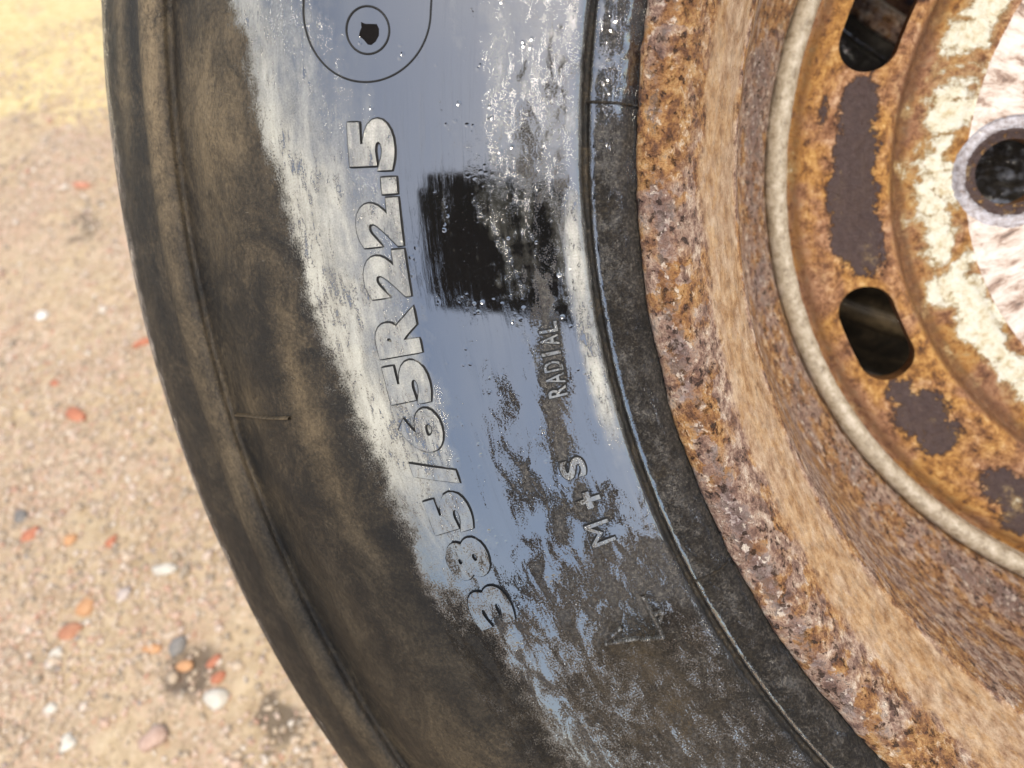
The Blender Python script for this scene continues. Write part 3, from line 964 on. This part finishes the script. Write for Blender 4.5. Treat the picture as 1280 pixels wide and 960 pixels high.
def build_weld_ring():
    pts = [(245.6, -186), (245.0, -181), (243.8, -177.5), (241.2, -175.2), (238.2, -174.8), (235.8, -176.2), (234.4, -179), (234.2, -184), (234.5, -190)]
    prof = profile(pts, lambda p: 0.8)
    ang = angles(155, 252, 0.2, 1.0)
    V, R, ph, z, N, Q, S = lathe(prof, ang)
    V = V + N * (0.35 * fbm(V / 6, 3, 61))[:, None]
    me = mesh_np('bead_ring', V * 0.001, Q[:, ::-1])
    attr(me, 'lip', np.zeros(len(R))); attr(me, 'tan', np.zeros(len(R))); attr(me, 'purple', np.zeros(len(R)))
    attr(me, 'grey', np.full(len(R), 0.85))
    put_uv(me, ph, S, 0.24)
    return link('bead_ring', me, MAT_RUST, root, OFF)
build_weld_ring()

N_HOLES = 8
HOLE_A = [204.6 + 45 * k for k in range(8)]
STUD_A = [182.68 + 45 * k for k in range(8)]
def build_disc():
    pts = [(244.5, -196), (240, -194), (236, -191), (232, -188.5), (228, -186), (222, -184), (212, -183), (202, -182), (194, -180.5), (189, -180.2), (185.5, -182), (183, -186), (181, -189.8),
           (178.5, -191.2), (174, -191.2), (166, -190.6), (158, -190.0), (153, -189.4), (150.5, -188.4), (148, -188.2), (140, -188.2), (127, -188.2), (112, -188.2), (98, -188.2), (92, -188.6), (90, -190)]
    prof = profile(pts, lambda p: 0.7)
    ang = angles(152, 256, 0.2, 0.6)
    V, R, ph, z, N, Q, S = lathe(prof, ang)
    n = len(V)
    x, y = V[:, 0].copy(), V[:, 1].copy()
    # signed distance to every opening
    def stadium(a0):
        a = math.radians(a0)
        ex = x * math.cos(a) + y * math.sin(a) - 205.8          # radial
        ang_l = (ph - a0 + 180) % 360 - 180
        ey = np.radians(ang_l) * 205.8
        ex = R - 205.8
        r, hl = 13.6, 26.5 - 13.6
        cy = np.clip(ey, -hl, hl)
        return np.hypot(ex, ey - cy) - r, ex, ey, cy, r
    inside = np.zeros(n, bool)
    hid = np.full(n, -1)
    for k, a0 in enumerate(HOLE_A):
        sd_, *_r = stadium(a0)
        m = sd_ < 0
        inside |= m; hid[m] = k
    SR = 16.0
    def stud(a0):
        a = math.radians(a0)
        dx, dy = x - 126.6 * math.cos(a), y - 126.6 * math.sin(a)
        return np.hypot(dx, dy), dx, dy
    grey = np.zeros(n); seat = np.zeros(n)
    for k, a0 in enumerate(STUD_A):
        ds, dx, dy = stud(a0)
        m = ds < SR
        inside |= m; hid[m] = 100 + k
        grey = np.maximum(grey, (1 - smooth01(ds, 26.5, 28.5)) * smooth01(ds, 19.5, 22))
        seat = np.maximum(seat, (1 - smooth01(ds, 21, 23.5)))
        # seat pressed by the nut
        V[:, 2] += -1.6 * (1 - smooth01(ds, 26.0, 27.4)) - 2.2 * (1 - smooth01(ds, 16, 21))
    # keep faces with at least one outside vertex, then pull inside vertices onto the outline
    qi = inside[Q]
    keep = ~qi.all(1)
    Qk = Q[keep]
    used_in = np.unique(Qk[qi[keep]])
    for k, a0 in enumerate(HOLE_A):
        _, ex, ey, cy, r = stadium(a0)
        s = used_in[hid[used_in] == k]
        vx, vy = ex[s], ey[s] - cy[s]
        L = np.maximum(np.hypot(vx, vy), 1e-6)
        nx, ny = vx / L * r, vy / L * r + cy[s]
        Rn = 205.8 + nx; pn = np.radians(a0 + np.degrees(ny / 205.8))
        V[s, 0] = Rn * np.cos(pn); V[s, 1] = Rn * np.sin(pn)
    for k, a0 in enumerate(STUD_A):
        ds, dx, dy = stud(a0)
        a = math.radians(a0)
        s = used_in[hid[used_in] == 100 + k]
        V[s, 0] = 126.6 * math.cos(a) + dx[s] / ds[s] * SR
        V[s, 1] = 126.6 * math.sin(a) + dy[s] / ds[s] * SR
    d = 0.30 * fbm(V / 8, 3, 71) + 0.5 * fbm(V / 30, 2, 72)
    d = np.where(R > 152, d, 0.10 * d)
    V[:, 2] += d
    # attribute masks
    def bl(pts, z0=-184):
        m = np.zeros(n)
        for (px, py, s1, s2, amp) in pts:
            f0, r0 = at(px, py, z0)
            m = np.maximum(m, amp * np.exp(-0.5 * (((R - r0) / s1) ** 2 + ((ph - f0) * math.pi / 180 * r0 / s2) ** 2) ** 1.6))
        return m
    dark = bl([(1072, 135, 8, 13, 0.95), (1067, 190, 9, 16, 0.95), (1063, 245, 10, 16, 0.95), (1068, 295, 11, 14, 0.95), (1080, 320, 9, 10, 0.75), (1030, 140, 3, 8, 0.5),
               (1150, 515, 12, 12, 0.9), (1172, 545, 11, 9, 0.8), (1125, 490, 7, 8, 0.7), (1255, 610, 9, 12, 0.85), (1275, 650, 8, 10, 0.8)])
    # the same wear between the openings round the rest of the disc
    for a0 in HOLE_A[3:]:
        da = ((ph - a0 - 22.5 + 180) % 360 - 180) * math.pi / 180 * 205
        dark = np.maximum(dark, 0.8 * np.exp(-0.5 * ((da / 14) ** 2 + ((R - 206) / 10) ** 2)) * ((ph > 262) | (ph < 140)))
    dark = np.maximum(dark, 0.16 * (R > 186) * (R < 232))
    dark = np.maximum(dark, 0.6 * seat)
    brown = 0.9 * np.exp(-0.5 * ((R - 180.5) / 3.2) ** 2) + 0.55 * np.exp(-0.5 * ((R - 230) / 3.5) ** 2) + 0.35 * np.exp(-0.5 * ((R - 170) / 5) ** 2)
    white = 0.72 * np.exp(-0.5 * ((R - 160) / 8.5) ** 2)
    face = 1 - smooth01(R, 146, 150)
    attr_d = dict(dark=dark, brown=brown, white=white, face=face * (1 - seat), grey=grey * 0.66)
    # walls of the openings and of the bore: extrude the boundary back
    e = np.concatenate([Qk[:, [0, 1]], Qk[:, [1, 2]], Qk[:, [2, 3]], Qk[:, [3, 0]]])
    es = np.sort(e, 1)
    key = es[:, 0].astype(np.int64) * n + es[:, 1]
    u, idx, cnt = np.unique(key, return_index=True, return_counts=True)
    be = e[idx[cnt == 1]]
    bv = np.unique(be)
    mp = np.full(n, -1); 
    layers = []
    VV = [V]; extra = []
    tot = n
    prev = np.arange(n)
    src = [np.arange(n)]
    for dz in (1.2, 9.0, 11.0):
        nv = V[bv].copy(); nv[:, 2] -= dz
        cur = np.full(n, -1); cur[bv] = tot + np.arange(len(bv))
        VV.append(nv); src.append(bv)
        extra.append(np.stack([be[:, 1] if prev is None else prev[be[:, 1]], prev[be[:, 0]], cur[be[:, 0]], cur[be[:, 1]]], 1))
        tot += len(bv)
        prev = cur
    Vall = np.concatenate(VV); Qall = np.concatenate([Qk] + extra)
    src = np.concatenate(src)
    # drop unused vertices
    usedv = np.unique(Qall)
    remap = np.full(len(Vall), -1); remap[usedv] = np.arange(len(usedv))
    me = mesh_np('wheel_disc', Vall[usedv] * 0.001, remap[Qall][:, ::-1])
    s = src[usedv]
    wall = usedv >= n
    for k, v in attr_d.items():
        vv = v[s].copy()
        if k == 'face': vv[wall] = 0
        if k == 'brown': vv[wall] = 0.8
        if k == 'dark': vv[wall] = 0
        attr(me, k, np.clip(vv, 0, 1))
    put_uv(me, ph[s], S[s] + np.where(wall, V[s][:, 2] - Vall[usedv][:, 2], 0), 0.19)
    return link('wheel_disc', me, MAT_DISC, root, OFF)
disc = build_disc()

# added second wheel behind: a rest for the lean, and it darkens the openings
back = bpy.data.objects.new('wheel', None)
COL.objects.link(back)
tag(back, 'added second wheel behind, darkening the openings of the rusted rim', 'wheel')
bc = CENTER + W @ np.array([0.03, 0.335, -0.40])
bm_ = rm.copy()
bm_.translation = Vector(bc - (CENTER - BASE))
back.matrix_world = bm_
for src in (tyre, rim, disc):
    c = src.copy()
    COL.objects.link(c)
    c.parent = back
    c.location = OFF
    c.rotation_euler = (0, 0, math.radians(19))

# ------------------------------------------------------------------ loose stones that stand out
V2, F2 = ico(2, 0)
def stone(px, py, size, flat, col0, col1, label, rot=0.0, seed=0, asp=0.7, name='stone', cat='stone'):
    x, y = ground_at(px, py)
    q = np.array([[x, y, 0]])
    gz = float((0.010 * fbm(q * 4, 3, 3) + 0.0045 * fbm(q * 22, 3, 9) + 0.0022 * fbm(q * 90, 2, 5))[0])
    v = V2 * (1 + 0.42 * vnoise(V2 * 1.2 + seed * 3.1, seed)[:, None] + 0.20 * vnoise(V2 * 2.9 + seed, seed + 5)[:, None])
    v = v * np.array([1, asp, flat]) * size
    c, s = math.cos(rot), math.sin(rot)
    v = np.stack([v[:, 0] * c - v[:, 1] * s, v[:, 0] * s + v[:, 1] * c, v[:, 2]], 1)
    me = mesh_np(name, v, F2)
    o = link(name, me, stone_material(name + '_' + label.split()[0], col0, col1), None, (x, y, gz + flat * size * 0.22))
    tag(o, label, cat, 'loose stones on the gravel')
    return o
RED0, RED1 = (0.34, 0.11, 0.06), (0.56, 0.24, 0.14)
ORA0, ORA1 = (0.45, 0.22, 0.10), (0.62, 0.36, 0.19)
WHI0, WHI1 = (0.50, 0.45, 0.38), (0.72, 0.68, 0.60)
GRY0, GRY1 = (0.15, 0.14, 0.13), (0.30, 0.28, 0.26)
PNK0, PNK1 = (0.40, 0.26, 0.20), (0.58, 0.42, 0.34)
stone(95, 520, 0.020, 0.35, RED0, RED1, 'largest orange-red brick chip, left of the tyre by the frame edge', -0.45, 1, 0.5, 'brick_chip', 'brick chip')
stone(68, 478, 0.011, 0.4, RED0, RED1, 'small orange-red brick chip just above the largest one', -0.3, 2, 0.6, 'brick_chip', 'brick chip')
stone(236, 835, 0.0105, 0.5, ORA0, ORA1, 'orange oval pebble beside the dark damp patch', 0.0, 3, 0.55)
stone(271, 829, 0.009, 0.5, RED0, RED1, 'dark red brick chip right of the orange oval pebble', 1.1, 4, 0.6, 'brick_chip', 'brick chip')
stone(275, 849, 0.008, 0.5, RED0, RED1, 'dark red brick chip directly above the white lumpy pebble', 0.6, 5, 0.7, 'brick_chip', 'brick chip')
stone(274, 876, 0.0125, 0.6, WHI0, WHI1, 'white lumpy pebble under the two dark red chips', 0.2, 6, 0.75)
stone(225, 810, 0.013, 0.5, GRY0, GRY1, 'grey rounded pebble above the orange oval pebble', 1.2, 7, 0.7)
stone(195, 813, 0.011, 0.4, ORA0, ORA1, 'flat orange chip left of the grey rounded pebble', 0.0, 8, 0.45)
stone(197, 925, 0.016, 0.5, PNK0, PNK1, 'pinkish flat pebble at the bottom left of the tyre', 0.5, 9, 0.75)
stone(90, 931, 0.0095, 0.7, WHI0, WHI1, 'round white pebble near the lower left corner', 0.3, 10, 0.9)
stone(69, 888, 0.0075, 0.6, WHI0, WHI1, 'small white pebble above the round white one', 0.3, 11, 0.8)
stone(75, 820, 0.008, 0.6, WHI0, WHI1, 'upper of two touching cream pebbles by the left edge', 0.9, 12, 0.8)
stone(68, 832, 0.009, 0.6, PNK0, WHI1, 'lower of two touching cream pebbles by the left edge', 0.5, 13, 0.8)
stone(160, 743, 0.010, 0.6, (0.38, 0.31, 0.28), (0.58, 0.50, 0.45), 'pale grey rounded pebble left of the tyre', 0.9, 14, 0.9)
stone(212, 716, 0.015, 0.5, WHI0, WHI1, 'elongated white stone close to the tyre edge', 0.1, 15, 0.45)
stone(112, 758, 0.014, 0.35, ORA0, (0.55, 0.33, 0.18), 'square orange brick flake among pale gravel', 1.4, 16, 0.7, 'brick_chip', 'brick chip')
stone(92, 794, 0.014, 0.4, (0.34, 0.13, 0.07), (0.52, 0.27, 0.16), 'rough rust-red chip left of a cream pebble', 0.4, 17, 0.8, 'brick_chip', 'brick chip')
stone(88, 676, 0.009, 0.5, ORA0, ORA1, 'bright orange pebble among the gravel below the white fleck', 0.8, 18, 0.8)
stone(22, 644, 0.011, 0.5, (0.13, 0.12, 0.11), (0.26, 0.24, 0.22), 'dark grey pebble at the left edge', 0.2, 19, 0.8)
stone(38, 670, 0.011, 0.5, RED0, RED1, 'red brick chip below the dark grey pebble', 1.3, 20, 0.7, 'brick_chip', 'brick chip')
stone(142, 680, 0.010, 0.5, RED0, RED1, 'upright red brick chip halfway between frame edge and tyre', 1.2, 21, 0.55, 'brick_chip', 'brick chip')
stone(180, 430, 0.013, 0.5, RED0, (0.6, 0.25, 0.15), 'red brick chip touching the tyre outline halfway up', 0.6, 22, 0.6, 'brick_chip', 'brick chip')
stone(52, 395, 0.011, 0.5, (0.6, 0.57, 0.5), (0.8, 0.77, 0.72), 'bright white fleck of stone near the left edge', 0.0, 23, 0.7)
stone(102, 232, 0.020, 0.4, (0.45, 0.18, 0.11), (0.6, 0.3, 0.2), 'blurred red brick chip high up beside the tyre', -0.3, 24, 0.5, 'brick_chip', 'brick chip')

# ------------------------------------------------------------------ the phone that takes the picture (seen mirrored in the wet rubber)
def build_phone():
    ph = bpy.data.objects.new('phone', None)
    COL.objects.link(ph)
    tag(ph, 'black phone held over the tyre, mirrored in the wet rubber', 'phone')
    # the phone lies square to the lens axis, lens in the corner
    m = camo.matrix_world.copy()
    m.translation = camo.matrix_world @ Vector((-0.052, -0.029, 0.0075))
    ph.matrix_world = m
    def rbox(name, w, h, d, r, mat, loc):
        bm = bmesh.new()
        bmesh.ops.create_cube(bm, size=1)
        bmesh.ops.scale(bm, vec=(w, h, d), verts=bm.verts)
        ve = [e for e in bm.edges if abs(e.verts[0].co.z - e.verts[1].co.z) > d * 0.5]
        bmesh.ops.bevel(bm, geom=ve, offset=r, segments=6, affect='EDGES')
        bmesh.ops.bevel(bm, geom=[e for e in bm.edges if abs(e.calc_face_angle(0)) > 1.2], offset=min(d * 0.2, 0.001), segments=2, affect='EDGES')
        me = bpy.data.meshes.new(name)
        bm.to_mesh(me); bm.free()
        return link(name, me, mat, ph, loc)
    mat = plain_material('black_phone_shell', (0.004, 0.004, 0.004), 0.6)
    rbox('body', 0.158, 0.086, 0.008, 0.009, mat, (0, 0, 0))
    rbox('camera_plate', 0.030, 0.022, 0.0012, 0.006, mat, (0.036, 0.024, 0.0046 * -1))
    return ph
build_phone()
